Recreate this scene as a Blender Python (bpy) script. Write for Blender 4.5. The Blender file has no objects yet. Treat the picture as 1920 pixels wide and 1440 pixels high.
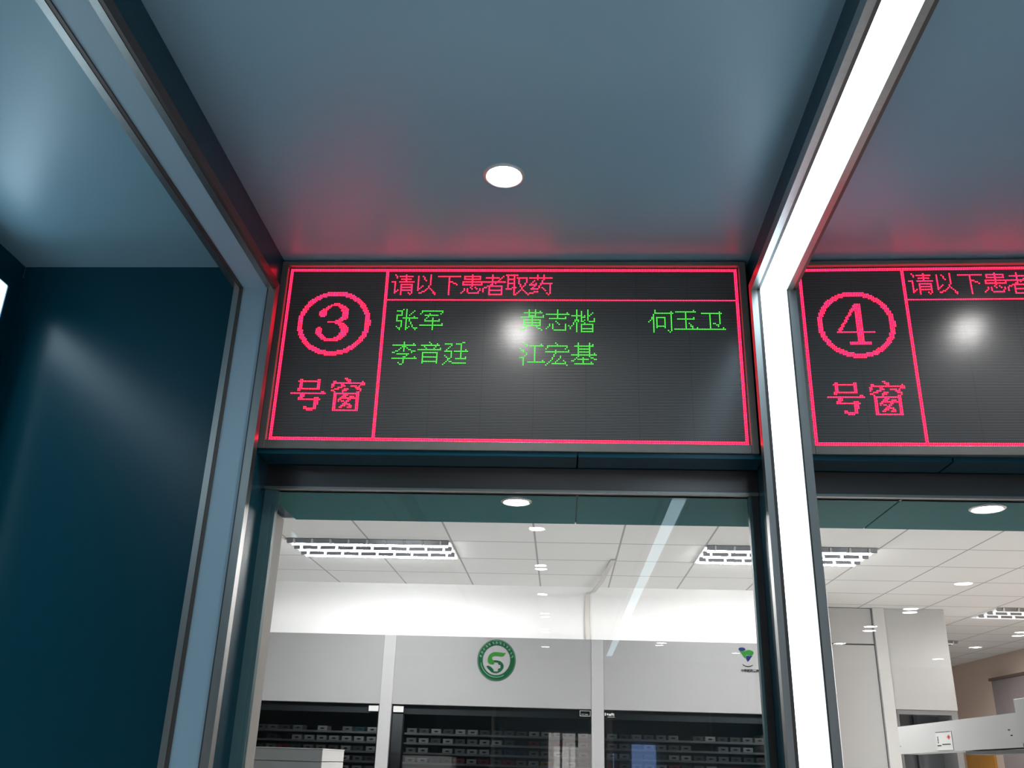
import bpy, bmesh, math, random
from mathutils import Vector, Matrix

# ------------------------------------------------------------------ camera, world, exposure
ZC = 1.5                                   # camera height; every z below is given relative to it
C = bpy.context.scene.collection
sc = bpy.context.scene
F_PX, YAW, PITCH, ROLL = 1735.63, -0.0605, 0.3875, 0.0306
cam_d = bpy.data.cameras.new('camera')
cam_d.sensor_width = 36.0
cam_d.lens = F_PX / 1920.0 * 36.0
cam_d.clip_start = 0.01
cam = bpy.data.objects.new('camera', cam_d)
C.objects.link(cam)
fwd = Vector((math.sin(YAW) * math.cos(PITCH), math.cos(YAW) * math.cos(PITCH), math.sin(PITCH)))
rgt = Vector((math.cos(YAW), -math.sin(YAW), 0))
up = rgt.cross(fwd)
r2 = rgt * math.cos(ROLL) + up * math.sin(ROLL)
u2 = -rgt * math.sin(ROLL) + up * math.cos(ROLL)
m3 = Matrix((r2, u2, -fwd)).transposed()
cam.matrix_world = Matrix.Translation((0, 0, ZC)) @ m3.to_4x4()
sc.camera = cam

sc.view_settings.view_transform = 'Standard'
sc.view_settings.look = 'None'
sc.view_settings.exposure = 0.0
sc.view_settings.gamma = 1.0
sc.view_settings.use_curve_mapping = False
sc.cycles.use_denoising = True
sc.cycles.max_bounces = 8
sc.cycles.diffuse_bounces = 4
sc.cycles.glossy_bounces = 4
sc.cycles.transmission_bounces = 6
sc.cycles.transparent_max_bounces = 12
sc.cycles.sample_clamp_indirect = 6.0
sc.cycles.caustics_reflective = False
sc.cycles.caustics_refractive = False

wd = bpy.data.worlds.new('world')
wd.use_nodes = True
wd.node_tree.nodes['Background'].inputs[0].default_value = (0.6, 0.8, 1.0, 1)
wd.node_tree.nodes['Background'].inputs[1].default_value = 0.02
sc.world = wd

# light strengths
STRIP = 6.0        # lit strip lights on the columns
LAMP = 60.0        # canopy and lobby downlights
LOBBY_W = 66.0     # beam of a lobby downlight or an added fill spot, watts
TROFFER = 150.0      # tubes of the pharmacy ceiling lights

def room_light(name, loc, sx, sy, power, col, rot=(0, 0, 0)):
    l = bpy.data.lights.new(name, 'AREA')
    l.shape = 'RECTANGLE'; l.size = sx; l.size_y = sy; l.energy = power; l.color = col
    o = bpy.data.objects.new(name, l)
    o.location = (loc[0], loc[1], loc[2] + ZC); o.rotation_euler = rot
    C.objects.link(o)
    return o

# ------------------------------------------------------------------ helpers
def tag(o, label=None, cat=None, group=None, kind=None):
    if label: o['label'] = label
    if cat: o['category'] = cat
    if group: o['group'] = group
    if kind: o['kind'] = kind
    return o

class MB:
    """collects shapes into one mesh"""
    def __init__(s):
        s.bm = bmesh.new()
    def box(s, x0, x1, y0, y1, z0, z1, bev=0.0):
        r = bmesh.ops.create_cube(s.bm, size=1)
        vs = r['verts']
        for v in vs:
            v.co = Vector((x0 + (x1 - x0) * (v.co.x + .5), y0 + (y1 - y0) * (v.co.y + .5), z0 + (z1 - z0) * (v.co.z + .5)))
        if bev > 0:
            es = list({e for v in vs for e in v.link_edges})
            bmesh.ops.bevel(s.bm, geom=es, offset=bev, segments=2, affect='EDGES', profile=0.5)
        return s
    def prism(s, pts, axis, a0, a1):
        """polygon pts extruded along axis ('x','y','z') from a0 to a1"""
        def mk(p, a):
            if axis == 'x': return (a, p[0], p[1])
            if axis == 'y': return (p[0], a, p[1])
            return (p[0], p[1], a)
        A = [s.bm.verts.new(mk(p, a0)) for p in pts]
        B = [s.bm.verts.new(mk(p, a1)) for p in pts]
        s.bm.faces.new(A); s.bm.faces.new(B[::-1])
        n = len(pts)
        for i in range(n):
            s.bm.faces.new((A[i], B[i], B[(i + 1) % n], A[(i + 1) % n]))
        return s
    def cyl(s, cx, cy, z0, z1, r, n=48, r2=None):
        r2 = r if r2 is None else r2
        A = [s.bm.verts.new((cx + r * math.cos(2 * math.pi * k / n), cy + r * math.sin(2 * math.pi * k / n), z0)) for k in range(n)]
        B = [s.bm.verts.new((cx + r2 * math.cos(2 * math.pi * k / n), cy + r2 * math.sin(2 * math.pi * k / n), z1)) for k in range(n)]
        s.bm.faces.new(A[::-1]); s.bm.faces.new(B)
        for i in range(n):
            s.bm.faces.new((A[i], A[(i + 1) % n], B[(i + 1) % n], B[i]))
        return s
    def tube_ring(s, cx, cy, prof, n=48):
        """closed profile [(r,z)...] revolved about a vertical axis"""
        rings = []
        for k in range(n):
            a = 2 * math.pi * k / n
            rings.append([s.bm.verts.new((cx + r * math.cos(a), cy + r * math.sin(a), z)) for r, z in prof])
        m = len(prof)
        for k in range(n):
            P, Q = rings[k], rings[(k + 1) % n]
            for j in range(m):
                s.bm.faces.new((P[j], Q[j], Q[(j + 1) % m], P[(j + 1) % m]))
        return s
    def disc_y(s, cx, cz, y, r, n=6, rot=0.0, rz=None):
        rz = rz or r
        s.bm.faces.new([s.bm.verts.new((cx + r * math.cos(rot + 2 * math.pi * k / n), y, cz + rz * math.sin(rot + 2 * math.pi * k / n))) for k in range(n)])
        return s
    def poly_y(s, pts, y0, y1):
        return s.prism(pts, 'y', y0, y1)
    def build(s, name, mat, parent=None, loc=(0, 0, 0), normals=True):
        if normals:
            bmesh.ops.recalc_face_normals(s.bm, faces=s.bm.faces[:])
        me = bpy.data.meshes.new(name)
        s.bm.to_mesh(me); s.bm.free()
        me.materials.append(mat)
        o = bpy.data.objects.new(name, me)
        C.objects.link(o)
        if parent is not None:
            o.parent = parent
        else:
            o.location = (loc[0], loc[1], loc[2])
        return o

def root(name, loc, label=None, cat=None, group=None, kind=None, rz=0.0):
    o = bpy.data.objects.new(name, None)
    o.empty_display_size = 0.1
    o.location = (loc[0], loc[1], loc[2] + ZC)
    o.rotation_euler = (0, 0, rz)
    C.objects.link(o)
    return tag(o, label, cat, group, kind)

def struct(name, mb, mat, off=True):
    o = mb.build(name, mat)
    o.location = (0, 0, ZC)
    o['kind'] = 'structure'
    return o

def copy_tree(o, parent=None):
    c = o.copy(); C.objects.link(c)
    if parent is not None: c.parent = parent
    for ch in list(o.children):
        copy_tree(ch, c)
    return c

# ------------------------------------------------------------------ materials
def mat(name, col, rough=0.5, metal=0.0, spec=0.5, noise=0.0, nscale=8.0, bump=0.0, coat=0.0, aniso=None):
    m = bpy.data.materials.new(name); m.use_nodes = True
    nt = m.node_tree; b = nt.nodes['Principled BSDF']
    b.inputs['Base Color'].default_value = (*col, 1)
    b.inputs['Roughness'].default_value = rough
    b.inputs['Metallic'].default_value = metal
    b.inputs['Specular IOR Level'].default_value = spec
    b.inputs['Coat Weight'].default_value = coat
    b.inputs['Coat Roughness'].default_value = 0.12
    if noise > 0 or bump > 0:
        tc = nt.nodes.new('ShaderNodeTexCoord')
        src = tc.outputs['Object']
        if aniso:
            mp = nt.nodes.new('ShaderNodeMapping'); mp.inputs['Scale'].default_value = aniso
            nt.links.new(src, mp.inputs['Vector']); src = mp.outputs['Vector']
        n = nt.nodes.new('ShaderNodeTexNoise'); n.inputs['Scale'].default_value = nscale; n.inputs['Detail'].default_value = 5
        nt.links.new(src, n.inputs['Vector'])
        if noise > 0:
            r = nt.nodes.new('ShaderNodeMix'); r.data_type = 'RGBA'
            r.inputs['A'].default_value = (*[c * (1 - noise) for c in col], 1)
            r.inputs['B'].default_value = (*[min(1, c * (1 + noise)) for c in col], 1)
            nt.links.new(n.outputs['Fac'], r.inputs['Factor'])
            nt.links.new(r.outputs['Result'], b.inputs['Base Color'])
        if bump > 0:
            bp = nt.nodes.new('ShaderNodeBump'); bp.inputs['Strength'].default_value = bump; bp.inputs['Distance'].default_value = 0.002
            nt.links.new(n.outputs['Fac'], bp.inputs['Height']); nt.links.new(bp.outputs['Normal'], b.inputs['Normal'])
    return m

def emit(name, col, s):
    m = bpy.data.materials.new(name); m.use_nodes = True
    nt = m.node_tree; nt.nodes.clear()
    e = nt.nodes.new('ShaderNodeEmission'); e.inputs[0].default_value = (*col, 1); e.inputs[1].default_value = s
    o = nt.nodes.new('ShaderNodeOutputMaterial'); nt.links.new(e.outputs[0], o.inputs[0])
    return m

def glass(name, tint=(0.975, 0.985, 0.985), ior=1.5, rough=0.0):
    m = bpy.data.materials.new(name); m.use_nodes = True
    nt = m.node_tree; nt.nodes.clear()
    t = nt.nodes.new('ShaderNodeBsdfTransparent'); t.inputs[0].default_value = (*tint, 1)
    g = nt.nodes.new('ShaderNodeBsdfGlossy'); g.inputs['Roughness'].default_value = rough
    f = nt.nodes.new('ShaderNodeFresnel'); f.inputs[0].default_value = ior
    x = nt.nodes.new('ShaderNodeMixShader'); o = nt.nodes.new('ShaderNodeOutputMaterial')
    nt.links.new(f.outputs[0], x.inputs[0]); nt.links.new(t.outputs[0], x.inputs[1]); nt.links.new(g.outputs[0], x.inputs[2])
    nt.links.new(x.outputs[0], o.inputs[0])
    return m

M = {}
M['teal'] = mat('teal_panel', (0.0015, 0.060, 0.095), 0.27, spec=0.34, noise=0.06, nscale=3, bump=0.03)
M['teal_ceiling'] = mat('canopy_panel', (0.28, 0.485, 0.61), 0.37, spec=0.5, noise=0.05, nscale=2)
M['teal_matte'] = mat('teal_matt_panel', (0.002, 0.165, 0.18), 0.5, spec=0.15, noise=0.06, nscale=3)
M['reveal'] = mat('reveal_panel', (0.10, 0.20, 0.22), 0.35, noise=0.05, nscale=3)
M['steel'] = mat('brushed_steel', (0.40, 0.395, 0.385), 0.36, metal=1.0, noise=0.12, nscale=60, bump=0.05, aniso=(1, 1, 0.05))
M['dark_steel'] = mat('dark_brushed_steel', (0.15, 0.132, 0.13), 0.30, metal=1.0, noise=0.15, nscale=60, bump=0.05, aniso=(0.03, 1, 1))
M['trim_shade'] = mat('painted_trim_shade', (0.10, 0.085, 0.08), 0.4, metal=0.5)  # dark colour painted for the shaded side of the folded trims
M['bezel'] = mat('display_bezel', (0.22, 0.215, 0.205), 0.45, metal=0.35, noise=0.1, nscale=40)
M['diffuser_off'] = mat('frosted_acrylic', (0.34, 0.50, 0.62), 0.42, spec=0.4, noise=0.02)
M['diffuser_on'] = emit('lit_acrylic', (0.64, 0.87, 1.0), STRIP)
M['lamp'] = emit('lamp_glow', (1.0, 0.985, 0.95), LAMP)
M['lamp_ring'] = mat('lamp_ring', (0.75, 0.75, 0.74), 0.3, metal=0.4)
M['white'] = mat('white_paint', (0.80, 0.80, 0.795), 0.5, noise=0.02)
M['jamb'] = mat('grey_jamb_paint', (0.42, 0.40, 0.38), 0.55, noise=0.03)
M['fascia'] = mat('grey_enamel', (0.235, 0.235, 0.24), 0.16, spec=0.5, noise=0.02)
M['pillar'] = mat('light_grey_enamel', (0.29, 0.29, 0.295), 0.3, noise=0.02)
M['beam'] = mat('beam_enamel', (0.36, 0.36, 0.355), 0.35, noise=0.02)
M['post_white'] = mat('post_paint', (0.58, 0.58, 0.575), 0.4)
M['enamel'] = mat('white_enamel', (0.47, 0.47, 0.465), 0.25, noise=0.02)
M['dark'] = mat('dark_interior', (0.055, 0.056, 0.058), 0.5, noise=0.2, nscale=20)
M['band'] = mat('dark_band', (0.12, 0.125, 0.13), 0.35)
M['shelf'] = mat('grey_shelf', (0.33, 0.33, 0.335), 0.4)
M['glass'] = glass('window_glass', ior=1.42)
M['cab_glass'] = glass('tinted_glass', (0.72, 0.74, 0.75))
M['beige'] = mat('beige_paint', (0.72, 0.57, 0.48), 0.7, noise=0.03)
M['floor'] = mat('pale_floor', (0.68, 0.68, 0.67), 0.2, noise=0.08)
M['lobby'] = mat('lobby_paint', (0.30, 0.34, 0.36), 0.6, noise=0.03)
M['red_dark'] = mat('red_card', (0.35, 0.02, 0.04), 0.5)
M['blue_dark'] = mat('blue_card', (0.02, 0.05, 0.16), 0.5)
M['orange'] = mat('orange_board', (0.55, 0.25, 0.03), 0.5, noise=0.15)
M['tealcard'] = mat('teal_card', (0.03, 0.10, 0.10), 0.5)
M['bin'] = mat('grey_bin', (0.27, 0.27, 0.265), 0.5, noise=0.15, nscale=30)
M['bin_light'] = mat('pale_bin', (0.52, 0.51, 0.50), 0.5, noise=0.15, nscale=30)
M['bin_mid'] = mat('brown_bin', (0.12, 0.115, 0.11), 0.5, noise=0.15, nscale=30)
M['black'] = mat('black_plastic', (0.01, 0.01, 0.011), 0.5)
M['paper'] = mat('paper', (0.42, 0.42, 0.41), 0.7)
M['green_d'] = mat('dark_green_print', (0.0, 0.040, 0.014), 0.6, spec=0.1)
M['green_l'] = mat('bright_green_print', (0.012, 0.11, 0.012), 0.6, spec=0.1)
M['green_p'] = mat('pale_green_print', (0.09, 0.19, 0.12), 0.4)
M['blue'] = mat('navy_print', (0.002, 0.008, 0.065), 0.6, spec=0.1)
M['ink'] = mat('dark_ink', (0.008, 0.008, 0.008), 0.7, spec=0.1)
M['red'] = mat('red_print', (0.6, 0.05, 0.05), 0.5)
M['duct'] = mat('ivory_plastic', (0.62, 0.60, 0.56), 0.4)
M['blind'] = mat('blind_fabric', (0.24, 0.20, 0.20), 0.8, noise=0.1)
M['brown'] = mat('dark_rail', (0.13, 0.09, 0.07), 0.5)
M['led_r'] = emit('red_led', (1.0, 0.0010, 0.026), 9.5)
M['led_rc'] = emit('red_led_core', (1.0, 0.06, 0.11), 12.0)
M['led_g'] = emit('green_led', (0.05, 1.0, 0.04), 1.5)
M['led_gc'] = emit('green_led_core', (0.35, 1.0, 0.30), 2.6)
M['panel_light'] = emit('daylit_pane', (1.0, 0.93, 0.9), 3.5)
M['panel_blue'] = emit('blue_sign_face', (0.30, 0.50, 1.0), 4.0)

def screen_mat():
    """black louvred LED face: fine horizontal louvres and module seams"""
    m = bpy.data.materials.new('led_screen_face'); m.use_nodes = True
    nt = m.node_tree; b = nt.nodes['Principled BSDF']
    tc = nt.nodes.new('ShaderNodeTexCoord'); sx = nt.nodes.new('ShaderNodeSeparateXYZ')
    nt.links.new(tc.outputs['Object'], sx.inputs[0])
    def math_(op, a, bb=None):
        n = nt.nodes.new('ShaderNodeMath'); n.operation = op
        for i, v in enumerate((a, bb)):
            if v is None: continue
            if isinstance(v, (int, float)): n.inputs[i].default_value = v
            else: nt.links.new(v, n.inputs[i])
        return n.outputs[0]
    z = math_('FRACT', math_('DIVIDE', sx.outputs['Z'], 0.004745))
    lou = math_('LESS_THAN', z, 0.5)
    xs = math_('FRACT', math_('DIVIDE', sx.outputs['X'], 0.152))
    seam = math_('LESS_THAN', xs, 0.012)
    mx = nt.nodes.new('ShaderNodeMix'); mx.data_type = 'RGBA'
    mx.inputs['A'].default_value = (0.030, 0.030, 0.033, 1); mx.inputs['B'].default_value = (0.17, 0.17, 0.175, 1)
    nt.links.new(lou, mx.inputs['Factor'])
    m2 = nt.nodes.new('ShaderNodeMix'); m2.data_type = 'RGBA'
    m2.inputs['B'].default_value = (0.075, 0.075, 0.075, 1)
    nt.links.new(seam, m2.inputs['Factor']); nt.links.new(mx.outputs['Result'], m2.inputs['A'])
    nt.links.new(m2.outputs['Result'], b.inputs['Base Color'])
    b.inputs['Roughness'].default_value = 0.23
    b.inputs['Specular IOR Level'].default_value = 0.33
    return m
M['screen'] = screen_mat()

def tile_mat():
    """white ceiling tiles 0.6 m square with grey joints; darker and lighter batches"""
    m = bpy.data.materials.new('ceiling_tiles'); m.use_nodes = True
    nt = m.node_tree; b = nt.nodes['Principled BSDF']
    tc = nt.nodes.new('ShaderNodeTexCoord'); sx = nt.nodes.new('ShaderNodeSeparateXYZ')
    nt.links.new(tc.outputs['Object'], sx.inputs[0])
    def math_(op, a, bb=None):
        n = nt.nodes.new('ShaderNodeMath'); n.operation = op
        for i, v in enumerate((a, bb)):
            if v is None: continue
            if isinstance(v, (int, float)): n.inputs[i].default_value = v
            else: nt.links.new(v, n.inputs[i])
        return n.outputs[0]
    fx = math_('FRACT', math_('DIVIDE', math_('ADD', sx.outputs['X'], 8.6), 0.6))
    fy = math_('FRACT', math_('DIVIDE', math_('ADD', sx.outputs['Y'], -0.51), 0.6))
    s = math_('MAXIMUM', math_('LESS_THAN', fx, 0.022), math_('LESS_THAN', fy, 0.026))
    mx = nt.nodes.new('ShaderNodeMix'); mx.data_type = 'RGBA'
    mx.inputs['A'].default_value = (0.82, 0.82, 0.815, 1); mx.inputs['B'].default_value = (0.36, 0.35, 0.35, 1)
    nt.links.new(s, mx.inputs['Factor']); nt.links.new(mx.outputs['Result'], b.inputs['Base Color'])
    b.inputs['Roughness'].default_value = 0.55
    return m
M['tiles'] = tile_mat()

# ------------------------------------------------------------------ measured planes (relative to the camera)
ZCEIL, ZARM = 1.427, 1.277
YS, YF, YG, YIN = 2.492, 2.386, 2.600, 2.966
PITCH_X = 1.507
ZL = 0.722                                  # head of the glass
ZSB = 0.795                                 # soffit under the displays
FLOOR = -1.5

# ------------------------------------------------------------------ setting
struct('floor', MB().box(-6.2, 7.2, -9.2, 16.2, FLOOR - .1, FLOOR), M['floor'])
struct('ceiling', MB().box(-6.2, 7.2, -9.2, YIN, ZCEIL, ZCEIL + .08), M['teal_ceiling'])
struct('ceiling', MB().box(-6.2, 7.2, YIN, 16.2, 1.45, 1.53), M['tiles'])
# lobby shell
struct('wall_left', MB().box(-6.2, -6.0, -9.2, 16.2, FLOOR, 1.45), M['lobby'])
struct('wall_rear', MB().box(-6.0, 7.0, -9.2, -9.0, FLOOR, ZCEIL), M['lobby'])
struct('wall_lobby_right', MB().box(7.0, 7.2, -9.2, YIN, FLOOR, ZCEIL), M['lobby'])
# teal panel of the half bay on the left, set a little forward
struct('wall_left_bay', MB().box(-1.728, -0.958, 2.53, YIN, FLOOR, ZCEIL), M['teal'])
struct('wall_far_left', MB().box(-6.0, -1.728, 2.60, YIN, FLOOR, ZCEIL), M['teal'])
# header and soffits over both glass fronts
struct('wall_header', MB().box(-0.955, 6.0, YG + .004, YIN, ZL + .006, ZCEIL), M['teal'])
def seamed(name, x_breaks, y0, y1, z0, z1, m='teal'):
    for a, b_ in zip(x_breaks[:-1], x_breaks[1:]):
        struct(name, MB().box(a + .0022, b_ - .0022, y0, y1, z0, z1, .0008), M[m])
seamed('trim_1', [-0.874, 0.040, 0.556], 2.482, YG + .002, ZSB, ZSB + .0135)
seamed('trim_2', [0.640, 1.066, 2.06], 2.482, YG + .002, ZSB, ZSB + .0135)
seamed('trim_3', [-0.884, 0.041, 0.605], YG + .01, YIN, ZL, ZL + .006, 'teal_matte')
seamed('trim_4', [0.700, 0.961, 2.06], YG + .01, YIN, ZL, ZL + .006, 'teal_matte')
# inner reveals of the openings
struct('wall_front_left', MB().box(-6.0, -0.922, YIN - .30, YIN, FLOOR, ZL).box(-0.96, -0.922, YG + .02, YIN - .30, FLOOR, ZL), M['jamb'])
struct('wall_pier', MB().box(0.612, 0.700, YG + .02, YIN, FLOOR, ZL), M['jamb'])
struct('wall_front_right', MB().box(2.10, 7.0, YG, YIN, FLOOR, ZL), M['teal'])
struct('wall_sill', MB().box(-0.875, 2.10, YG - .02, YIN, FLOOR, -0.55), M['teal'])

def window(n, x0, x1, label=None):
    w = root('window_%d' % n, ((x0 + x1) / 2, YG, -0.55), kind='structure')
    cx, cz = (x0 + x1) / 2, -0.55
    def sh(mb, name, m):
        o = mb.build(name, m, w)
        o.location = (-cx, -YG, -cz)
        return o
    sh(MB().box(x0, x1, YG - .012, YG + .03, ZL, ZSB - .001, .001), 'lintel', M['dark_steel'])
    sh(MB().box(x0, x1, YG - .016, YG - .006, ZL - .002, ZL + .007, .001), 'lintel_edge', M['steel'])
    sh(MB().box(x0, x0 + .026, YG - .006, YG + .02, -0.55, ZL, .001), 'side_frame', M['reveal'])
    sh(MB().box(x0 + .026, x0 + .037, YG - .004, YG + .02, -0.55, ZL, .001), 'side_bead', M['reveal'])
    sh(MB().box(x1 - .020, x1, YG - .006, YG + .02, -0.55, ZL, .001), 'side_frame', M['dark_steel'])
    sh(MB().box(x1 - .028, x1 - .020, YG - .004, YG + .02, -0.55, ZL, .001), 'side_bead', M['reveal'])
    g = sh(MB().box(x0 + .036, x1 - .027, YG + .004, YG + .014, -0.55, ZL), 'glass_pane', M['glass'])
    return w
window(1, -0.874, 0.556)
window(2, 0.640, 2.06)

# ------------------------------------------------------------------ columns with strip lights
def light_column(c0, c1, lit, label, lip=0.023, y_end=-7.0, right_lip=True, left_lip=True, ext=0.0):
    cx = (c0 + c1) / 2
    t = root('light_column', (cx, YF, FLOOR), label, 'strip light')
    def sh(mb, name, m, lab=None):
        o = mb.build(name, m, t); o.location = (-cx, -YF, -FLOOR)
        if lab: o['label'] = lab
        return o
    e = .010
    # dark teal core: post plus the arm under the ceiling
    core = [(YG - .004 if c0 > -1.2 else 2.528, FLOOR), (YG - .004 if c0 > -1.2 else 2.528, ZCEIL - .001), (y_end, ZCEIL - .001), (y_end, ZARM + e), (YF + e, ZARM + e), (YF + e, FLOOR)]
    sh(MB().prism(core, 'x', c0, c1), 'side_panel', M['teal'])
    dm = M['diffuser_on'] if lit else M['diffuser_off']
    i = .003
    sh(MB().prism([(YF, FLOOR), (YF, ZARM), (YF + e - .001, ZARM + e - .001), (YF + e - .001, FLOOR)], 'x', c0 + i, c1 - i + ext), 'post_diffuser', dm)
    sh(MB().prism([(y_end, ZARM), (YF, ZARM), (YF + e - .001, ZARM + e - .001), (y_end, ZARM + e - .001)], 'x', c0 + i, c1 - i + ext), 'arm_diffuser', dm)
    if ext:  # shields added to keep the overhanging diffuser from lighting the wall behind
        sh(MB().prism([(YF + e, FLOOR), (YF + e, ZARM + e), (YF + e + .012, ZARM + e + .012), (YF + e + .012, FLOOR)], 'x', c1 + .001, c1 + ext), 'post_light_shield', M['teal'])
        sh(MB().prism([(y_end, ZARM + e), (YF + e, ZARM + e), (YF + e + .012, ZARM + e + .012), (y_end, ZARM + e + .012)], 'x', c1 + .001, c1 + ext), 'arm_light_shield', M['teal'])
    f, k = .006, .024
    for on, a, b_ in ((left_lip, c0 - lip, c0 + i), (right_lip, c1 - i, c1 + lip)):
        if not on: continue
        g = .009
        left = a < cx
        pa, pb = (a, b_ - g) if left else (a + .004, b_)
        aa, ab = (a, b_ - g) if left else (a, b_ - g)
        sh(MB().prism([(YF - f, FLOOR), (YF - f, ZARM - f), (YF + k, ZARM + k), (YF + k, FLOOR)], 'x', pa, pb), 'post_trim', M['steel'], 'brushed steel edge of the post')
        sh(MB().prism([(y_end, ZARM - f), (YF - f, ZARM - f), (YF + k, ZARM + k), (y_end, ZARM + k)], 'x', aa, ab), 'arm_trim', M['steel'], 'brushed steel edge of the arm')
        pa, pb = (pb, b_) if left else (a, pa)
        aa, ab = (ab, b_)
        f2 = .0045  # dark strips paint in the shade and reflection of the folded edge
        sh(MB().prism([(YF - f2, FLOOR), (YF - f2, ZARM - f2), (YF + k, ZARM + k), (YF + k, FLOOR)], 'x', pa, pb), 'post_trim_shade', M['trim_shade'], 'dark strip of the post edge, its shade put in as colour')
        sh(MB().prism([(y_end, ZARM - f2), (YF - f2, ZARM - f2), (YF + k, ZARM + k), (y_end, ZARM + k)], 'x', aa, ab), 'arm_trim_shade', M['trim_shade'], 'dark strip of the arm edge, its shade put in as colour')
    return t
light_column(-0.953, -0.873, False, 'unlit blue-grey strip light column left of the window 3 display')
light_column(0.556, 0.637, True, 'glowing white strip light column between the window 3 and window 4 displays')
light_column(-1.815, -1.7285, True, 'lit strip light column at the far left edge, mostly cut off', right_lip=False, y_end=-0.5, ext=.052)

# ------------------------------------------------------------------ LED displays
GLYPH_TEXT = """
张
.....#.#........
.####..#....#...
....#..#...#....
....#..#..#.....
.####..#.#......
.#.....#....#...
.#...##########.
.#.....#.#......
.####..#.#......
....#..#..#.....
....#..#..#.....
....#..#...#....
.#..#..#.#.#....
..##...##...###.
...#...#.....#..
军
................
.##############.
.#............#.
#.....#......#..
...#########....
.....#..........
....#...#.......
...#....#...#...
...##########...
........#.......
........#.....#.
###############.
........#.......
........#.......
........#.......
黄
.....#...#......
.....#...#..#...
..############..
.....#...#......
.....#####....#.
###############.
.......#........
..###########...
..#....#....#...
..###########...
..#....#....#...
..###########...
....#.....#.....
..##.......##...
##...........#..
志
.......#........
.......#........
.......#.....#..
###############.
.......#........
.......#....#...
..###########...
................
......#.........
.......#........
..#.#...#...#...
..#.#.......#.#.
.#..#.......#..#
#...#.......#..#
.....########...
楷
...#......#.....
...#..#...#.....
...#..#...#..#..
...#..#...#.#...
#######.#.##....
...#..###.#.....
...#..#...#...#.
..###.#.#.#...#.
..#.#.##...####.
.#.#....#.......
.#.#..########..
#..#..#......#..
...#..#......#..
...#..########..
...#..#......#..
...#..########..
何
....#...........
....#.........#.
....############
...#..........#.
...#..........#.
..##.######...#.
..##.#....#...#.
.#.#.#....#...#.
#..#.#....#...#.
...#.#....#...#.
...#.#....#...#.
...#.######...#.
...#.#....#...#.
...#..........#.
...#........#.#.
...#.........#..
玉
............#...
.#############..
.......#........
.......#........
.......#........
.......#....#...
..###########...
.......#........
.......#........
.......#.#......
.......#..#.....
.......#..##....
.......#...#..#.
################
................
卫
................
............#...
.#############..
......#.....#...
......#.....#...
......#.....#...
......#.....#...
......#.....#...
......#.....#...
......#.##..#...
......#...##....
......#....#....
......#.......#.
################
................
李
.......#........
.......#.....#..
###############.
......###.......
.....#.#.#......
....#..#..##....
..##...#....###.
##..........#...
...########.....
.........#......
.......##.....#.
################
.......#........
.......#........
....#..#........
.....##.........
音
.......#........
........#...#...
..############..
....#......#....
.....#....#...#.
###############.
................
...##########...
...#........#...
...#........#...
...##########...
...#........#...
...#........#...
...##########...
...#........#...
廷
............##..
.#####..####....
.....#.....#....
....#......#....
...#.......#....
..#........#..#.
.#####.#########
.....#.....#....
.....#.....#....
.#...#.....#....
..#..#.....#..#.
...##...#######.
...#............
..#.##..........
.#....#########.
#...............
江
..#.............
...##........#..
....#.#########.
.........#......
#........#......
.##......#......
..#......#......
....#....#......
....#....#......
...#.....#......
###......#......
..#......#......
..#......#....#.
..#..###########
..#.............
..#.............
宏
......#.........
.......#........
.#############..
.#...........#..
#...........#...
......#.......#.
###############.
......#.........
.....#..........
.....#...#......
....#....#......
....#...#.......
...#...#...#....
..#...#.....#...
.#..#########...
#............#..
基
....#......#....
....#......#.#..
..############..
....#......#....
....########....
....#......#....
....########....
....#......#..#.
################
....#......#....
...#...#....##..
..#.#######...##
##.....#........
.......#....#...
..############..
................
请
..#......#......
...#.#########..
...#.....#......
......#######...
.........#......
###..##########.
..#.............
..#...########..
..#...#......#..
..#...########..
..#...#......#..
..#.#.########..
..##..#......#..
..#...#....#.#..
......#.....#...
以
..........#.....
..#..#....#.....
..#...#...#.....
..#...#...#.....
..#....#..#.....
..#.......#.....
..#.......#.....
..#.......#.....
..#..#...#......
..#.#....#......
..##....#.#.....
..#....#...#....
.....##.....#...
...##.......##..
.............#..
下
................
###############.
.......#........
.......#........
.......#........
.......###......
.......#..##....
.......#....#...
.......#........
.......#........
.......#........
.......#........
.......#........
.......#........
.......#........
患
.......#........
..###########...
..#....#....#...
..###########...
.......#........
.#############..
.#.....#.....#..
.#############..
.......#........
......#..#......
..#.#..#..#.#...
..#.#.......#.#.
.#..#......#..#.
#....#######....
................
者
......#.........
......#......#..
..#########.#...
......#....#....
......#...#.....
###############.
......#.#.......
.....##.........
...##########...
.##.#.......#...
#...#.......#...
....#########...
....#.......#...
....#.......#...
....#########...
取
########........
.#...#..........
.#...#.#######..
.#####..#....#..
.#...#..#....#..
.#...#..#....#..
.#####..#...#...
.#...#...#..#...
.#...#...#.#....
.#..###...#.....
####.#....#.....
.....#...#.#....
.....#..#...#...
.....#.#.....#..
.....##.......#.
药
.....#...#......
.....#...#......
###############.
.....#...#......
...#....#.......
..#.....#.......
.#..#..########.
#####..#.....#..
...#..#......#..
..#...#.#....#..
.#####...#...#..
..........#..#..
...###.......#..
###........#.#..
............#...
"""
GLYPHS = {}
for line_ in GLYPH_TEXT.split("\n"):
    if not line_: continue
    if line_[0] not in ".#":
        key_ = line_; GLYPHS[key_] = []
    else:
        GLYPHS[key_].append(line_)

PX, PZ = 0.00475, 0.004745
DW, DH = 288, 118

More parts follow.
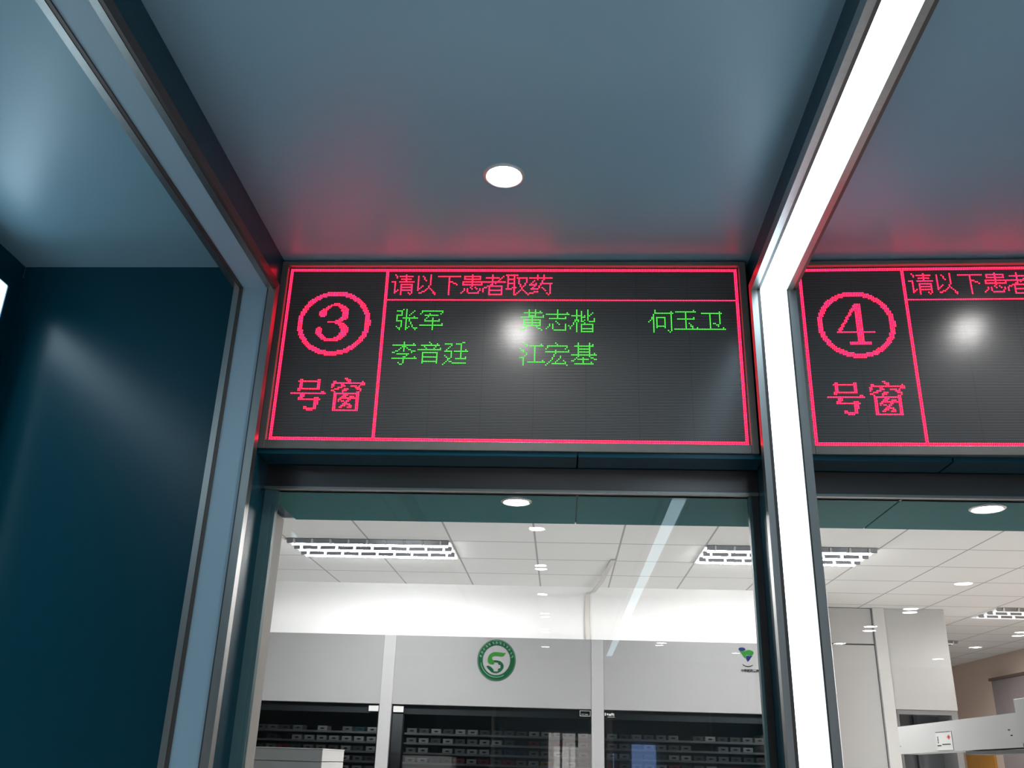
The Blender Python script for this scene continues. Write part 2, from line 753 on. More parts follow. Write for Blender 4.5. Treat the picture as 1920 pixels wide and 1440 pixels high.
def seg_rows(rows, x0, lean, step):
    """rows of measured dot runs -> set of (col,row)"""
    out = set()
    for r, runs in rows:
        for a, b_ in runs:
            c0 = (a - x0 + lean * r) / step; c1 = (b_ - x0 + lean * r) / step
            for c in range(int(round(c0)), max(int(round(c0)) + 1, int(round(c1)))):
                out.add((c, r))
    return out

HAO = seg_rows([(0, [(340, 410), (735, 820)]), (1, [(330, 820)]), (2, [(330, 405), (735, 810)]), (3, [(325, 405), (735, 805)]),
    (4, [(325, 400), (730, 805)]), (5, [(320, 395), (725, 800)]), (6, [(305, 800)]), (7, [(300, 380)]), (8, [(815, 890)]), (9, [(140, 935)]),
    (10, [(370, 450)]), (11, [(365, 445)]), (12, [(310, 400), (680, 775)]), (13, [(305, 790)]), (14, [(670, 745)]), (15, [(665, 745)]),
    (16, [(660, 750)]), (17, [(635, 715)]), (18, [(445, 485), (635, 715)]), (19, [(440, 710)]), (20, [(510, 630)])], 140, 3.4, 35.2)
CHUANG = seg_rows([(0, [(1390, 1435)]), (1, [(1425, 1505)]), (2, [(1135, 1180), (1430, 1500), (1755, 1795)]), (3, [(1130, 1835)]),
    (4, [(1095, 1160), (1310, 1350), (1715, 1830)]), (5, [(1085, 1165), (1275, 1380), (1485, 1635), (1680, 1710)]),
    (6, [(1080, 1120), (1230, 1305), (1600, 1705)]), (7, [(1145, 1235), (1370, 1450), (1620, 1745)]), (8, [(1060, 1150), (1325, 1410), (1690, 1740)]),
    (9, [(1135, 1185), (1320, 1360), (1625, 1695)]), (10, [(1130, 1695)]), (11, [(1125, 1210), (1350, 1430), (1625, 1690)]),
    (12, [(1125, 1210), (1310, 1390), (1490, 1580), (1625, 1690)]), (13, [(1120, 1205), (1270, 1690)]),
    (14, [(1115, 1190), (1225, 1290), (1445, 1510), (1600, 1665)]), (15, [(1110, 1190), (1225, 1255), (1295, 1365), (1405, 1475), (1600, 1670)]),
    (16, [(1110, 1185), (1370, 1435), (1595, 1670)]), (17, [(1110, 1185), (1335, 1490), (1595, 1665)]), (18, [(1110, 1185), (1295, 1370), (1440, 1515), (1595, 1670)]),
    (19, [(1105, 1185), (1225, 1300), (1435, 1520), (1590, 1665)]), (20, [(1105, 1180), (1595, 1660)]), (21, [(1100, 1665)])], 1060, 3.4, 35.2)

def digit_dots(d):
    out = set()
    if d == 3:
        # swept discs: (x, y, radius) in dots from the ring centre
        P = [(-7.6, -6.4, 2.5), (-7.0, -7.2, 2.3), (-6.0, -9.4, 1.0), (-3.5, -11.6, .8), (0.2, -13.0, .8), (3.5, -12.1, 1.3), (6.2, -9.6, 2.0), (7.2, -7.0, 2.3), (6.6, -4.0, 2.0), (4.0, -1.4, 1.0), (1.0, -0.6, .7), (-3.5, -0.2, .6)]
        Q = [(1.5, -0.3, .8), (5.0, 1.2, 1.6), (7.4, 4.4, 2.5), (7.0, 7.6, 2.4), (4.4, 10.6, 1.7), (0.4, 12.3, 1.2), (-3.6, 12.0, 1.2), (-7.2, 9.6, 1.4), (-9.2, 6.6, 1.9), (-9.0, 5.4, 2.4)]
        for L in (P, Q):
            for (a, b_) in zip(L[:-1], L[1:]):
                for k in range(13):
                    t = k / 12; x = a[0] + (b_[0] - a[0]) * t; y = a[1] + (b_[1] - a[1]) * t; r = a[2] + (b_[2] - a[2]) * t
                    for i in range(-14, 14):
                        for j in range(-16, 16):
                            if (i + .5 - x) ** 2 + (j + .5 - y) ** 2 <= r * r: out.add((i, j))
    else:
        for i in range(-14, 14):
            for j in range(-16, 16):
                x, y = i + .5, j + .5
                ok = (-0.4 <= x <= 4.2 and -14.3 <= y <= 12.2) or (-12 <= x <= 10.6 and 4.6 <= y <= 6.4) or (-4.8 <= x <= 7.7 and 11.8 <= y <= 13.7)
                t = (y + 14.3) / 19.5
                if 0 <= t <= 1:
                    xd = 0.6 - 12.0 * t
                    ok = ok or (xd - .2 <= x <= xd + 1.9)
                if ok: out.add((i, j))
    return out

def led_display(x, y, rz, number, names, label):
    H = DH * PZ; W = DW * PX
    t = root('led_display', (x, y, 0.8396), label, 'LED display', rz=rz)
    # cabinet and bezel (local: x right, z up, front towards -y)
    bz = 0.024
    MB().box(-.004, W + .004, .0045, .09 if rz == 0 else .07, -.004, H + .004).build('housing', M['black'], t)
    b = MB()
    dep = .016
    zt = H + .018
    for (a0, a1, c0, c1) in ((-bz, -.004, -.030, zt), (W + .004, W + bz, -.030, zt)):
        b.box(a0, a1, -dep, .03, c0, c1, .0015)
    b.box(-.004, W + .004, -dep, .03, -.030, -.004, .0015)
    b.box(-.004, W + .004, -dep, .03, H + .004, zt, .0015)
    b.build('bezel', M['bezel'], t)
    MB().box(-.004, W + .004, 0, .004, -.004, H + .004).build('screen', M['screen'], t)
    def dots(cells, name, red=True):
        cells = sorted(cells)
        o1 = MB(); o2 = MB()
        for (i, j) in cells:
            cx = (i + .5) * PX; cz = H - (j + .5) * PZ
            o1.disc_y(cx, cz, -.0008, .00205, 6, math.pi / 6)
            o2.disc_y(cx, cz, -.0012, .0007, 5)
        a = o1.build(name, M['led_r'] if red else M['led_g'], t, normals=False)
        c = o2.build('led_core', M['led_rc'] if red else M['led_gc'], a, normals=False)
        c['label'] = 'pale bright centres of the lit dots'
        return a
    e = set()
    for i in range(DW):
        for j in (0, 1, DH - 2, DH - 1): e.add((i, j))
    for j in range(DH):
        for i in (0, 1, DW - 2, DW - 1): e.add((i, j))
    dots(e, 'border_line')
    dots({(i, j) for i in (63, 64) for j in range(2, DH - 2)}, 'divider_line')
    dots({(i, 22) for i in range(65, DW - 2)}, 'header_line')
    ring = set()
    for i in range(6, 60):
        for j in range(14, 66):
            d = math.hypot((i + .5 - 32.2), (j + .5 - 39.2) * 1.035)
            if 20.3 <= d < 23.4: ring.add((i, j))
    dots(ring, 'number_ring')
    dots({(i + 32, j + 39) for i, j in digit_dots(number)}, 'digit')
    dots({(i + 9, j + 78) for i, j in HAO}, 'character')
    dots({(i + 34, j + 77) for i, j in CHUANG}, 'character')
    def glyph(ch, i0, j0, red, w=16):
        s = set()
        for r, row in enumerate(GLYPHS[ch]):
            for c in range(min(w, len(row))):
                if row[c] == '#': s.add((i0 + c, j0 + r))
        dots(s, 'character', red)
    for k, ch in enumerate('请以下患者取药'):
        glyph(ch, int(round(67.3 + 14.75 * k)), 4, True, 15)
    for (txt, i0, j0) in names:
        for k, ch in enumerate(txt):
            glyph(ch, i0 + 16 * k, j0, False)
    return t

led_display(-0.8491, YS, 0.0, 3, [('张军', 71, 29), ('黄志楷', 151, 29), ('何玉卫', 231, 29), ('李音廷', 71, 52), ('江宏基', 151, 52)],
            'red and green LED display reading window 3, with five lines of green names')
led_display(0.700, 2.4905, -0.0247, 4, [], 'red LED display reading window 4, without green names, at right')

# ------------------------------------------------------------------ downlights
def downlight(x, y, z, r, label, group=None, power=0.0, name='downlight'):
    t = root(name, (x, y, z), label, 'ceiling light', group)
    MB().tube_ring(0, 0, [(r, 0), (r, -.004), (r + .004, -.006), (r + .010, -.003), (r + .011, 0)], 48).build('trim_ring', M['lamp_ring'], t)
    MB().cyl(0, 0, -.004, -.0005, r, 48).build('lens', M['lamp'], t)
    return t
def lamp_spot(x, y, z, power, cone=150, blend=.6, col=(1, .98, .95)):
    l = bpy.data.lights.new('lamp_or_fill_beam', 'SPOT'); l.energy = power; l.spot_size = math.radians(cone); l.spot_blend = blend
    l.shadow_soft_size = .04; l.color = col
    o = bpy.data.objects.new('lamp_or_fill_beam', l); o.location = (x, y, z - .02 + ZC); C.objects.link(o)
lamp_spot(-.161, 2.04, ZCEIL, 12)
lamp_spot(-.161 + PITCH_X, 2.04, ZCEIL, 12)
for (x, y) in ((-.17, -.78), (-.17, -3.33), (1.28, -4.35), (3.21, -2.42), (3.24, -4.93), (-.2, -5.8), (-3, -1.5), (-3, -4.0)):  # last two stand under no lamp, added as lobby fill light
    lamp_spot(x, y, ZCEIL, LOBBY_W)
downlight(-0.161, 2.040, ZCEIL, .044, 'round white downlight in the blue-grey ceiling above the window 3 display')
downlight(-0.161 + PITCH_X, 2.040, ZCEIL, .044, 'round downlight above the window 4 display, seen as its reflection')
downlight(-0.139, 2.690, ZL, .036, 'round downlight in the teal soffit behind the glass, nearly centred under the left display')
downlight(1.231, 2.690, ZL, .040, 'round downlight in the teal soffit at the far right, right of the glowing column')
gl = 'lobby downlights mirrored in the glass'
LOB = [(-.17, -.78, .052), (-.17, -2.0, .045), (-.17, -2.14, .045), (-.18, -3.33, .045), (-.18, -4.5, .045), (-.18, -4.74, .045), (-.19, -5.7, .045), (-.19, -5.96, .045), (-.22, -7.45, .052),
       (1.29, -4.35, .056), (1.28, -5.64, .06), (1.24, -6.75, .06), (1.24, -7.0, .05), (2.31, -7.66, .05),
       (3.21, -2.42, .066), (3.24, -3.72, .065), (3.30, -3.93, .065), (3.24, -4.93, .068), (3.32, -5.24, .068), (3.32, -6.40, .07),
       (4.86, -5.10, .065), (4.95, -5.37, .065), (4.93, -6.46, .07), (4.98, -7.79, .07)]
proto = None
for (x, y, r) in LOB:
    if proto is None:
        proto = downlight(x, y, ZCEIL, .05, 'small round lobby downlight, visible as a bright dot in the glass', gl)
        proto.scale = (r / .05, r / .05, 1)
    else:
        c = copy_tree(proto); c.location = (x, y, ZCEIL + ZC); c.scale = (r / .05, r / .05, 1)

# ------------------------------------------------------------------ pharmacy interior
struct('wall_bulkhead', MB().box(-6.0, 2.12, 8.28, 8.6, 0.985, 1.45), M['white'])
struct('wall_right', MB().box(5.60, 5.8, YIN, 16.2, FLOOR, 1.45), M['beige'])
struct('wall_back', MB().box(-6.0, 5.8, 15.5, 15.7, FLOOR, 1.45), M['beige'])
struct('wall_partition', MB().box(2.12, 2.30, 8.28, 9.1, FLOOR, 1.45), M['white'])

def ceiling_light(x0, x1, y0, y1, label, power, tube='tube'):
    z = 1.45
    t = root('ceiling_light', ((x0 + x1) / 2, (y0 + y1) / 2, z), label, 'ceiling light')
    w, d = (x1 - x0) / 2, (y1 - y0) / 2
    fr = MB()
    for a in ((-w, w, -d, -d + .012), (-w, w, d - .012, d), (-w, -w + .012, -d + .012, d - .012), (w - .012, w, -d + .012, d - .012)):
        fr.box(a[0], a[1], a[2], a[3], -.012, .0)
    fr.build('frame', M['white'], t)
    MB().box(-w + .012, w - .012, -d + .012, d - .012, -.004, -.001).build('reflector', M['troffer_back'], t)
    n = 3
    for k in range(n):
        yc = -d + (2 * d) * (k + .5) / n
        # trough with lit tube between louvre walls
        tb = MB()
        vs = [(yc + .009 * math.cos(2 * math.pi * q / 12), -.021 + .009 * math.sin(2 * math.pi * q / 12)) for q in range(12)]
        tb.prism(vs, 'x', -w + .03, w - .03).build('tube', M[tube], t)
        lv = MB()
        yw = yc - .085
        lv.prism([(yw - .022, -.004), (yw + .012, -.004), (yw, -.034)], 'x', -w + .014, w - .014)
        nf = len(lv.bm.faces)
        for q in range(9):
            xc = -w + .07 + (2 * w - .14) * q / 8
            lv.box(xc - .006, xc + .006, yw - .026, yw + .004, -.0355, -.006)
        lv.bm.faces.ensure_lookup_table()
        for fc in lv.bm.faces[nf:]: fc.material_index = 1
        lo = lv.build('louvre', M['louvre'], t)
        lo.data.materials.append(M['white'])
    room_light('ceiling_light_glow', ((x0 + x1) / 2, (y0 + y1) / 2, z - .0095), 1.16, .56, power, (1, .985, .96))
    return t
M['troffer_back'] = mat('troffer_reflector', (0.75, 0.75, 0.76), 0.3)
M['tube'] = emit('fluorescent_tube', (1.0, 0.99, 0.98), TROFFER)
M['tube_dim'] = emit('dim_tube', (1.0, 0.97, 0.94), 1.2)
M['louvre'] = mat('aluminium_louvre', (0.22, 0.23, 0.25), 0.12, metal=1.0)
ceiling_light(-2.0, -.8, 6.51, 7.11, 'recessed louvre light in the white tiled ceiling at left, above the cabinets', 95)
ceiling_light(1.0, 2.2, 6.51, 7.11, 'recessed louvre light in the tiled ceiling, crossed by the glowing white column', 82)
ceiling_light(4.0, 5.2, 8.91, 9.51, 'recessed louvre light at the right edge of the tiled ceiling', 60, 'tube_dim')
ceiling_light(3.4, 4.6, 11.31, 11.91, 'small distant recessed louvre light above the beige wall', 70, 'tube_dim')
ceiling_light(4.6, 5.5, 5.31, 5.91, 'unseen louvre light added outside the picture at right to brighten the beige wall', 90)  # added fill fixture, out of view, to brighten the beige wall

# medicine cabinets
def shelf_cabinet(x0, x1, label, inner_left=0.0):
    y0, y1 = 8.235, 8.65
    zt, zf = 0.995, 0.427
    cx = (x0 + x1) / 2
    t = root('medicine_cabinet', (cx, y0, FLOOR), label, 'cabinet')
    def sh(mb, name, m, lab=None):
        o = mb.build(name, m, t); o.location = (-cx, -y0, -FLOOR)
        if lab: o['label'] = lab
        return o
    sh(MB().box(x0, x1, y0, y0 + .03, zf, zt, .001), 'fascia', M['fascia'], 'plain grey top panel')
    sh(MB().box(x0, x1, y1 - .02, y1, FLOOR, zf), 'back_panel', M['dark'])
    sh(MB().box(x0, x0 + .012, y0 + .01, y1 - .02, FLOOR, zf), 'side_panel', M['dark'])
    sh(MB().box(x1 - .012, x1, y0 + .01, y1 - .02, FLOOR, zf), 'side_panel', M['dark'])
    sh(MB().box(x0 + .012, x1 - .012, y0 + .045, y0 + .06, zf - .075, zf - .002), 'head_rail', M['band'])
    if inner_left:
        sh(MB().box(x0 + .012, x0 + inner_left, y0 + .02, y0 + .10, FLOOR, zf - .075), 'inner_post', M['shelf'])
    zs = 0.205
    while zs > -0.30:
        sh(MB().box(x0 + .012 + inner_left, x1 - .012, y0 + .075, y1 - .02, zs - .016, zs, .001), 'shelf', M['shelf'])
        zs -= .0765
    sh(MB().box(x0 + .006, x1 - .006, y0 + .004, y0 + .010, FLOOR, zf - .002), 'glass_door', M['cab_glass'])
    return t, sh

ca, sha = shelf_cabinet(-2.75, -1.540, 'glass-fronted medicine cabinet at left, under its plain grey panel')
cb, shb = shelf_cabinet(-1.437, 0.252, 'widest glass-fronted medicine cabinet, under the green round emblem', .10)
cc, shc = shelf_cabinet(0.355, 2.10, 'glass-fronted medicine cabinet at right, under the blue and green logo')
sha(MB().box(-1.631, -1.548, 8.237, 8.239, .366, .410), 'sticker', M['paper'], 'blank white sticker')
shb(MB().box(-1.421, -1.334, 8.237, 8.239, .363, .411), 'sticker', M['paper'], 'blank white sticker')
fr = MB()
for a in ((.154, .243, .412, .415), (.154, .243, .372, .375), (.154, .157, .375, .412), (.240, .243, .375, .412)): fr.box(a[0], a[1], 8.237, 8.239, a[2], a[3])
fr.box(.165, .19, 8.237, 8.239, .385, .388).box(.198, .222, 8.237, 8.239, .383, .387)
shb(fr, 'sticker', M['paper'], 'outlined clear sticker')
fr = MB()
for k, (a, b_) in enumerate(((.362, .372), (.380, .392), (.396, .415), (.418, .430), (.434, .440))):
    fr.box(a, b_, 8.237, 8.239, .380 + .004 * (k % 2), .402 - .003 * (k % 3))
fr.box(.385, .445, 8.237, 8.239, .369, .372)
shc(fr, 'sticker', M['paper'], 'clear sticker with white lettering')
for i, (a, b_) in enumerate(((-1.540, -1.437), (0.252, 0.355))):
    o = MB().box(a, b_, 8.228, 8.60, FLOOR, .995, .002).build('cabinet_post', M['pillar'])
    o.location = (0, 0, ZC)
    tag(o, ['light grey post between the left cabinet and the widest one', 'light grey post between the widest cabinet and the right one'][i], 'post')

# medicine boxes on the shelves
random.seed(5)
def make_bin(mk, w):
    t = root('medicine_box', (0, 0, 0), 'x', 'box')
    MB().box(-w / 2, w / 2, 0, .16, 0, .036, .0015).build('carton', M[mk], t)
    b = MB(); b.bm.faces.new([b.bm.verts.new((.019 * math.cos(2 * math.pi * k / 14) , -.0008, .014 + .009 * math.sin(2 * math.pi * k / 14) + (0.004 if math.sin(2 * math.pi * k / 14) < 0 else 0))) for k in range(14)])
    b.build('finger_hole', M['black'], t)
    return t
kinds = [('bin', .082), ('bin_light', .082), ('bin_mid', .082), ('red_dark', .088), ('blue_dark', .080), ('tealcard', .080), ('orange', .088)]
words = {'bin': 'grey', 'bin_light': 'pale grey', 'bin_mid': 'brownish dark', 'red_dark': 'red', 'blue_dark': 'dark blue', 'tealcard': 'dark teal', 'orange': 'orange'}
protos = {}
fixed = {(1, 1, 10): 'red_dark', (1, 1, 12): 'red_dark', (1, 2, 8): 'blue_dark', (1, 2, 9): 'blue_dark', (1, 3, 4): 'red_dark', (1, 3, 6): 'red_dark', (1, 3, 8): 'red_dark', (1, 3, 11): 'orange',
         (1, 3, 2): 'tealcard', (1, 4, 1): 'red_dark', (1, 4, 3): 'red_dark', (2, 3, 5): 'red_dark', (2, 3, 0): 'red_dark', (2, 3, 10): 'red_dark', (0, 2, 2): 'red_dark', (0, 0, 8): 'tealcard', (0, 2, 3): 'tealcard'}
spans = [(-2.62, -1.555, 'left cabinet'), (-1.315, .235, 'widest cabinet'), (.375, 1.80, 'right cabinet')]
rowname = ['top', 'second', 'third', 'fourth', 'fifth']
for ci, (xa, xb, cname) in enumerate(spans):
    n = int((xb - xa) / .0985)
    for ri in range(5):
        for k in range(n):
            key = (ci, ri, k)
            u = random.random()
            if key in fixed: mk = fixed[key]
            elif u < .12: continue
            else: mk = random.choice(['bin', 'bin_light', 'bin_light', 'bin_mid', 'bin_mid', 'bin'])
            if ri == 4 and ci == 0 and k < 6: continue
            w = dict(kinds)[mk]
            if mk not in protos:
                o = protos[mk] = make_bin(mk, w)
            else:
                o = copy_tree(protos[mk])
            x = xa + .05 + k * (xb - xa - .1) / (n - 1)
            o.location = (x, 8.325 + random.uniform(0, .01), .205 - .0765 * ri + ZC)
            o['label'] = '%s medicine box with a finger hole on the %s shelf of the %s' % (words[mk], rowname[ri], cname)
            o['category'] = 'box'
            o['group'] = '%s boxes on the %s shelf of the %s' % (words[mk], rowname[ri], cname)

# green round emblem on the middle fascia
ey = 8.235
em = root('wall_emblem', (-0.56, ey, 0.805), 'round green hospital emblem with a snake and cross on the grey panel', 'emblem')
RX, RZ = .165, .172
def annulus(r0, r1, y0, y1, n=64, a0=0, a1=2 * math.pi):
    b = MB(); bm = b.bm
    rows = []
    for k in range(n + 1):
        a = a0 + (a1 - a0) * k / n
        c, s = math.cos(a), math.sin(a)
        rows.append([bm.verts.new((RX * r * c, y, RZ * r * s)) for r, y in ((r0, y0), (r1, y0), (r1, y1), (r0, y1))])
    for k in range(n):
        for j in range(4):
            bm.faces.new((rows[k][j], rows[k + 1][j], rows[k + 1][(j + 1) % 4], rows[k][(j + 1) % 4]))
    return b
annulus(.72, .955, -.006, 0).build('ring', M['green_d'], em)
annulus(.975, 1.0, -.004, 0).build('outer_rim', M['green_d'], em)
annulus(.945, .975, -.003, 0).build('rim_gap', M['green_p'], em)
annulus(.80, .83, -.0075, -.006, 40, math.radians(190), math.radians(300)).build('lower_line', M['green_p'], em)
lt = MB()
random.seed(11)
for k in range(13):
    a = math.radians(168 - k * 13)
    for q in range(4):
        rr = .80 + .028 * q; da = math.radians(random.uniform(-2.2, 2.2)); w = random.uniform(.006, .014)
        x, z = RX * rr * math.cos(a + da), RZ * rr * math.sin(a + da)
        lt.box(x - w * .5, x + w * .5, -.0078, -.006, z - .0022, z + .0022)
    x, z = RX * .84 * math.cos(a), RZ * .84 * math.sin(a)
    lt.box(x - .002, x + .002, -.0078, -.006, z - .010, z + .010)
lt.build('ring_lettering', M['green_p'], em)
def uv(pts):
    return [((x - 675) / 455 * RX * 1.0, -(y - 745) / 500 * RZ * 1.0) for x, y in pts]
MB().poly_y(uv([(890, 565), (850, 572), (780, 560), (720, 553), (640, 550), (580, 565), (540, 590), (500, 630), (475, 680), (466, 740), (472, 790), (490, 820), (520, 842), (560, 850), (615, 842), (622, 800), (612, 770), (590, 745), (568, 710), (568, 675), (600, 645), (650, 640), (720, 645), (790, 655), (840, 640), (870, 605)]), -.006, 0).build('snake_upper', M['green_l'], em)
MB().poly_y(uv([(600, 750), (690, 750), (770, 770), (820, 810), (845, 860), (842, 930), (810, 980), (750, 1032), (690, 1055), (620, 1052), (560, 1030), (500, 975), (465, 930), (440, 888), (500, 885), (560, 915), (610, 965), (625, 1015), (720, 1015), (722, 950), (775, 935), (778, 860), (728, 855), (712, 800), (640, 800)]), -.006, 0).build('snake_lower', M['green_d'], em)

# small logo with lettering on the right fascia
lg = root('wall_logo', (1.575, ey, 0.775), 'small blue and green heart-shaped logo over a dark line of text on the grey panel', 'logo')
S = .0046 / 18.0 * 1.0
def lv_(pts):
    return [((x - 820) * S, -(y - 1150) * S) for x, y in pts]
def ell(cx, cy, rx, ry, n=24, a0=0, a1=360):
    return [(cx + rx * math.cos(math.radians(a0 + (a1 - a0) * k / n)), cy + ry * math.sin(math.radians(a0 + (a1 - a0) * k / n))) for k in range(n)]
MB().poly_y(lv_(ell(645, 490, 112, 58)), -.004, 0).build('blue_disc', M['blue'], lg)
MB().poly_y(lv_([(560, 545), (740, 550), (800, 520), (870, 508), (960, 525), (1010, 560), (1025, 600), (1000, 650), (970, 680), (870, 690), (775, 660), (760, 700), (750, 790), (700, 750)]), -.0045, -.0005).build('green_leaf', M['green_l'], lg)
MB().poly_y(lv_([(770, 690), (870, 705), (980, 690), (830, 880), (800, 880), (765, 800)]), -.004, 0).build('blue_cone', M['blue'], lg)
MB().poly_y(lv_([(630, 960), (700, 1010), (800, 1030), (900, 1015), (975, 980), (960, 1015), (890, 1045), (800, 1058), (710, 1040), (650, 1005)]), -.004, 0).build('ground_arc', M['ink'], lg)
cu = bpy.data.curves.new('logo_text', 'FONT'); cu.body = '中国医药集团'; cu.size = .036; cu.extrude = .001; cu.offset = .0011; cu.align_x = 'CENTER'
tmp = bpy.data.objects.new('logo_text', cu); C.objects.link(tmp)
dg = bpy.context.evaluated_depsgraph_get()
me = bpy.data.meshes.new_from_object(tmp.evaluated_get(dg))
bpy.data.objects.remove(tmp)
me.materials.clear(); me.materials.append(M['ink'])
to = bpy.data.objects.new('lettering', me); C.objects.link(to); to.parent = lg
xs = [v.co.x for v in me.vertices] or [0, 1]
k = .150 / max(1e-3, (max(xs) - min(xs)))
to.scale = (k, k, k); to.rotation_euler = (math.pi / 2, 0, 0); to.location = (.012, -.002, -.016)

# ivory cable duct from the ceiling down the bulkhead
dp = [(0.385, 7.045, 1.447), (0.36, 7.30, 1.435), (0.32, 7.70, 1.40), (0.27, 8.05, 1.38), (0.235, 8.24, 1.40), (0.222, 8.262, 1.38), (0.215, 8.262, 1.20), (0.222, 8.262, 1.02), (0.228, 8.262, 0.99)]
b = MB(); prev = None
for i, p in enumerate(dp):
    P = Vector(p); w = .018
    dn = Vector((0, 0, 1)) if i < 5 else Vector((0, -1, 0))
    vs = [b.bm.verts.new(P + Vector((sx * w, 0, 0)) + dn * sn) for sx, sn in ((-1, -.010), (1, -.010), (1, .0), (-1, .0))]
    if prev:
        for j in range(4): b.bm.faces.new((prev[j], vs[j], vs[(j + 1) % 4], prev[(j + 1) % 4]))
    else: b.bm.faces.new(vs)
    prev = vs
b.bm.faces.new(prev[::-1])
o = b.build('cable_duct', M['duct']); o.location = (0, 0, ZC)
tag(o, 'ivory cable duct hanging from a ceiling joint and running down the white bulkhead', 'cable duct')

# low grey machine in front of the left cabinet
t = root('equipment_cabinet', (-1.45, 5.0, FLOOR), 'plain grey equipment cabinet standing low in front of the left medicine cabinet', 'cabinet')
def sh(mb, name, m):
    o = mb.build(name, m, t); o.location = (1.45, -5.0, -FLOOR); return o
sh(MB().box(-1.75, -1.207, 5.0, 5.5, FLOOR, -.028, .003), 'body', M['white'])
sh(MB().box(-1.75, -1.207, 4.998, 5.5, -.025, .030, .003), 'top_cover', M['white'])
sh(MB().box(-1.752, -1.205, 4.994, 5.5, .0305, .036, .001), 'top_edge', M['white'])

# right-hand group seen through window 4
t2 = root('tall_cabinet', (2.61, 9.1, FLOOR), 'tall grey double-panel cabinet right behind the glowing column', 'cabinet')
def sh(mb, name, m):
    o = mb.build(name, m, t2); o.location = (-2.61, -9.1, -FLOOR); return o
sh(MB().box(2.30, 2.925, 9.115, 9.5, FLOOR, 1.449), 'body', M['dark'])
sh(MB().box(2.30, 2.920, 9.10, 9.114, 1.118, 1.445, .002), 'upper_panel', M['enamel'])
sh(MB().box(2.30, 2.920, 9.10, 9.114, FLOOR, 1.106, .002), 'lower_panel', M['enamel'])
o = MB().box(2.93, 3.035, 9.07, 9.5, FLOOR, 1.449, .002).build('cabinet_post', M['post_white']); o.location = (0, 0, ZC)
tag(o, 'narrow white post between the tall double-panel cabinet and the open-hatch cabinet', 'post')
t3 = root('hatch_cabinet', (3.32, 9.1, FLOOR), 'white cabinet reaching the ceiling with a dark open hatch low in it', 'cabinet')
def sh(mb, name, m):
    o = mb.build(name, m, t3); o.location = (-3.32, -9.1, -FLOOR); return o
sh(MB().box(3.04, 3.60, 9.10, 9.9, .545, 1.449, .003), 'upper_body', M['enamel'])
sh(MB().box(3.04, 3.60, 9.10, 9.9, FLOOR, .02, .003), 'lower_body', M['fascia'])
sh(MB().box(3.04, 3.075, 9.12, 9.9, .02, .545).box(3.545, 3.60, 9.12, 9.9, .02, .545).box(3.075, 3.545, 9.12, 9.9, .505, .545), 'hatch_frame', M['fascia'])
sh(MB().box(3.075, 3.545, 9.45, 9.9, .02, .505), 'hatch_back', M['band'])
sh(MB().box(3.30, 3.33, 9.40, 9.45, .02, .505), 'inner_bar', M['dark'])

t4 = root('equipment_beam', (2.36, 5.95, .124), 'long white machine beam crossing in front of the open hatch, with a paper notice', 'equipment')
def sh(mb, name, m, lab=None):
    o = mb.build(name, m, t4); o.location = (-2.36, -5.95, -.124)
    if lab: o['label'] = lab
    return o
sh(MB().prism([(6.88, .124), (6.88, .297), (5.05, .304), (5.05, .140)], 'x', 2.30, 2.42), 'beam', M['beam'])
sh(MB().box(2.305, 2.41, 5.06, 5.80, .112, .130), 'underside_gap', M['dark'])  # dark box standing for the gap under the beam
sh(MB().box(2.28, 2.45, 4.60, 5.055, .16, .366, .003), 'end_box', M['beam'])
sh(MB().box(2.2985, 2.3, 6.858, 6.87, .17, .175).box(2.2985, 2.3, 5.19, 5.21, .222, .228).box(2.2985, 2.3, 5.17, 5.19, .195, .201), 'screws', M['ink'])
sh(MB().box(2.297, 2.2995, 5.955, 6.205, .139, .243), 'notice', M['paper'], 'white paper notice with red and black marks')
sh(MB().box(2.2955, 2.297, 5.99, 6.01, .200, .222).box(2.2955, 2.297, 5.975, 6.03, .209, .213), 'red_mark', M['red'])
mk = MB().box(2.2955, 2.297, 5.965, 6.20, .2405, .2425).box(2.2955, 2.297, 6.13, 6.19, .163, .168)
for q in range(6): mk.box(2.2955, 2.297, 5.985 + q * .022, 6.0 + q * .022, .169, .174)
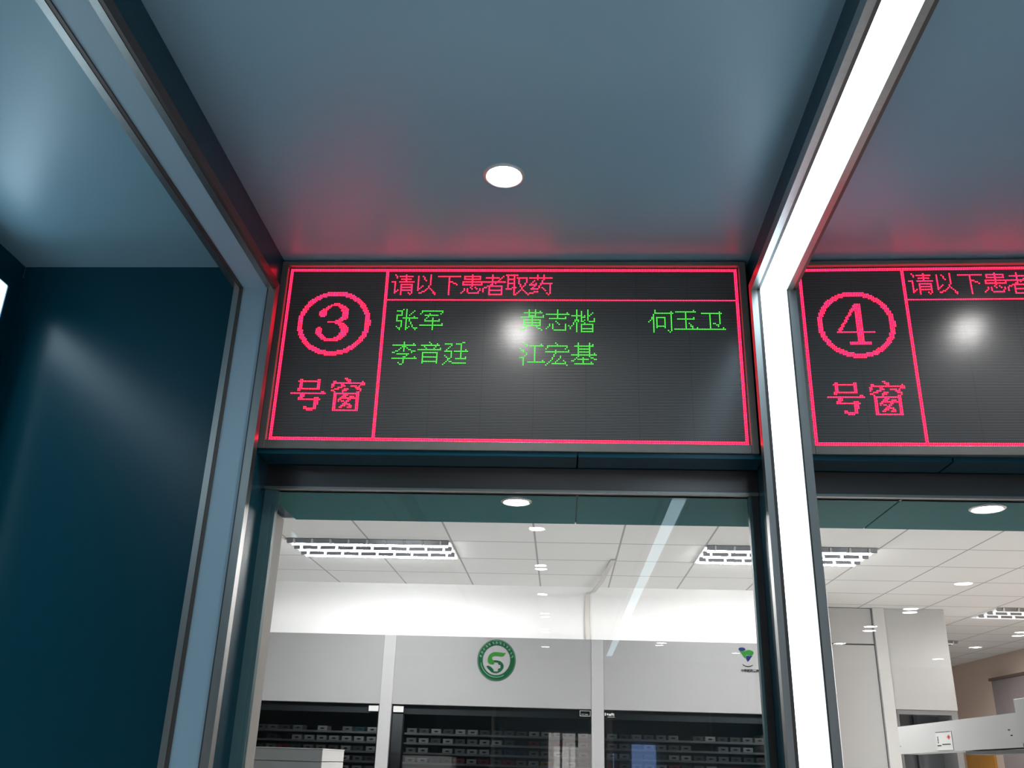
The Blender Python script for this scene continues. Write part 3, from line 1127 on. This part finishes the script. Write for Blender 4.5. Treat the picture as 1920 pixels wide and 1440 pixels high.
for q in range(4): mk.box(2.2955, 2.297, 6.165, 6.178, .180 + q * .010, .186 + q * .010)
sh(mk, 'black_marks', M['ink'])
t5 = root('machine_post', (2.33, 4.95, FLOOR), 'grey machine post carrying the right end of the white beam', 'equipment')
o = MB().box(-.04, .10, -.12, .12, 0, 1.61, .003).build('post_body', M['fascia'], t5)
o = MB().box(-.05, .06, -.10, .08, 1.612, 1.658, .003).build('hinge', M['black'], t5)

# notice board and dark screen seen beneath the beam
o = MB().box(5.575, 5.598, 13.15, 14.05, .02, .285, .003).build('notice_board', M['orange']); o.location = (0, 0, ZC)
tag(o, 'orange board on the beige wall, glimpsed under the white beam', 'board')
o = MB().box(3.75, 4.25, 10.0, 10.3, FLOOR, .055, .004).build('dark_cabinet', M['dark']); o.location = (0, 0, ZC)
tag(o, 'dark low cabinet under the orange board', 'cabinet')

# vertical blind on the beige wall
t6 = root('vertical_blind', (5.57, 12.0, .2), 'grey-brown vertical blind covering the window on the beige wall', 'blind')
def sh(mb, name, m):
    o = mb.build(name, m, t6); o.location = (-5.57, -12.0, -.2); return o
sl = MB(); y = 12.84
while y > 9.5:
    sl.prism([(5.555, y), (5.590, y - .05), (5.592, y - .045), (5.557, y + .005)], 'z', -.45, 1.145)
    y -= .075
sh(sl, 'slats', M['blind'])
sh(MB().box(5.545, 5.597, 9.5, 12.90, 1.146, 1.180, .002), 'headrail', M['brown'])

# ------------------------------------------------------------------ lobby things seen only in reflections
t7 = root('window_3', (0.1, -8.98, -.6), kind='structure')
MB().box(-.28, .33, 0, .02, 0, 1.0).build('pane', M['panel_light'], t7)
f = MB()
for x in (-.32, -.12, .1, .33): f.box(x, x + .04, .0, .05, -.03, 1.03)
for z in (-.03, .45, 1.0): f.box(-.28, .33, .0, .05, z, z + .03)
f.build('frame', M['white'], t7)
o = MB().box(1.0, 1.34, -8.99, -8.95, -.12, .28, .004).build('lobby_sign', M['panel_blue']); o.location = (0, 0, ZC)
tag(o, 'blue lit lobby sign, seen as a reflection in the right medicine cabinet', 'sign')
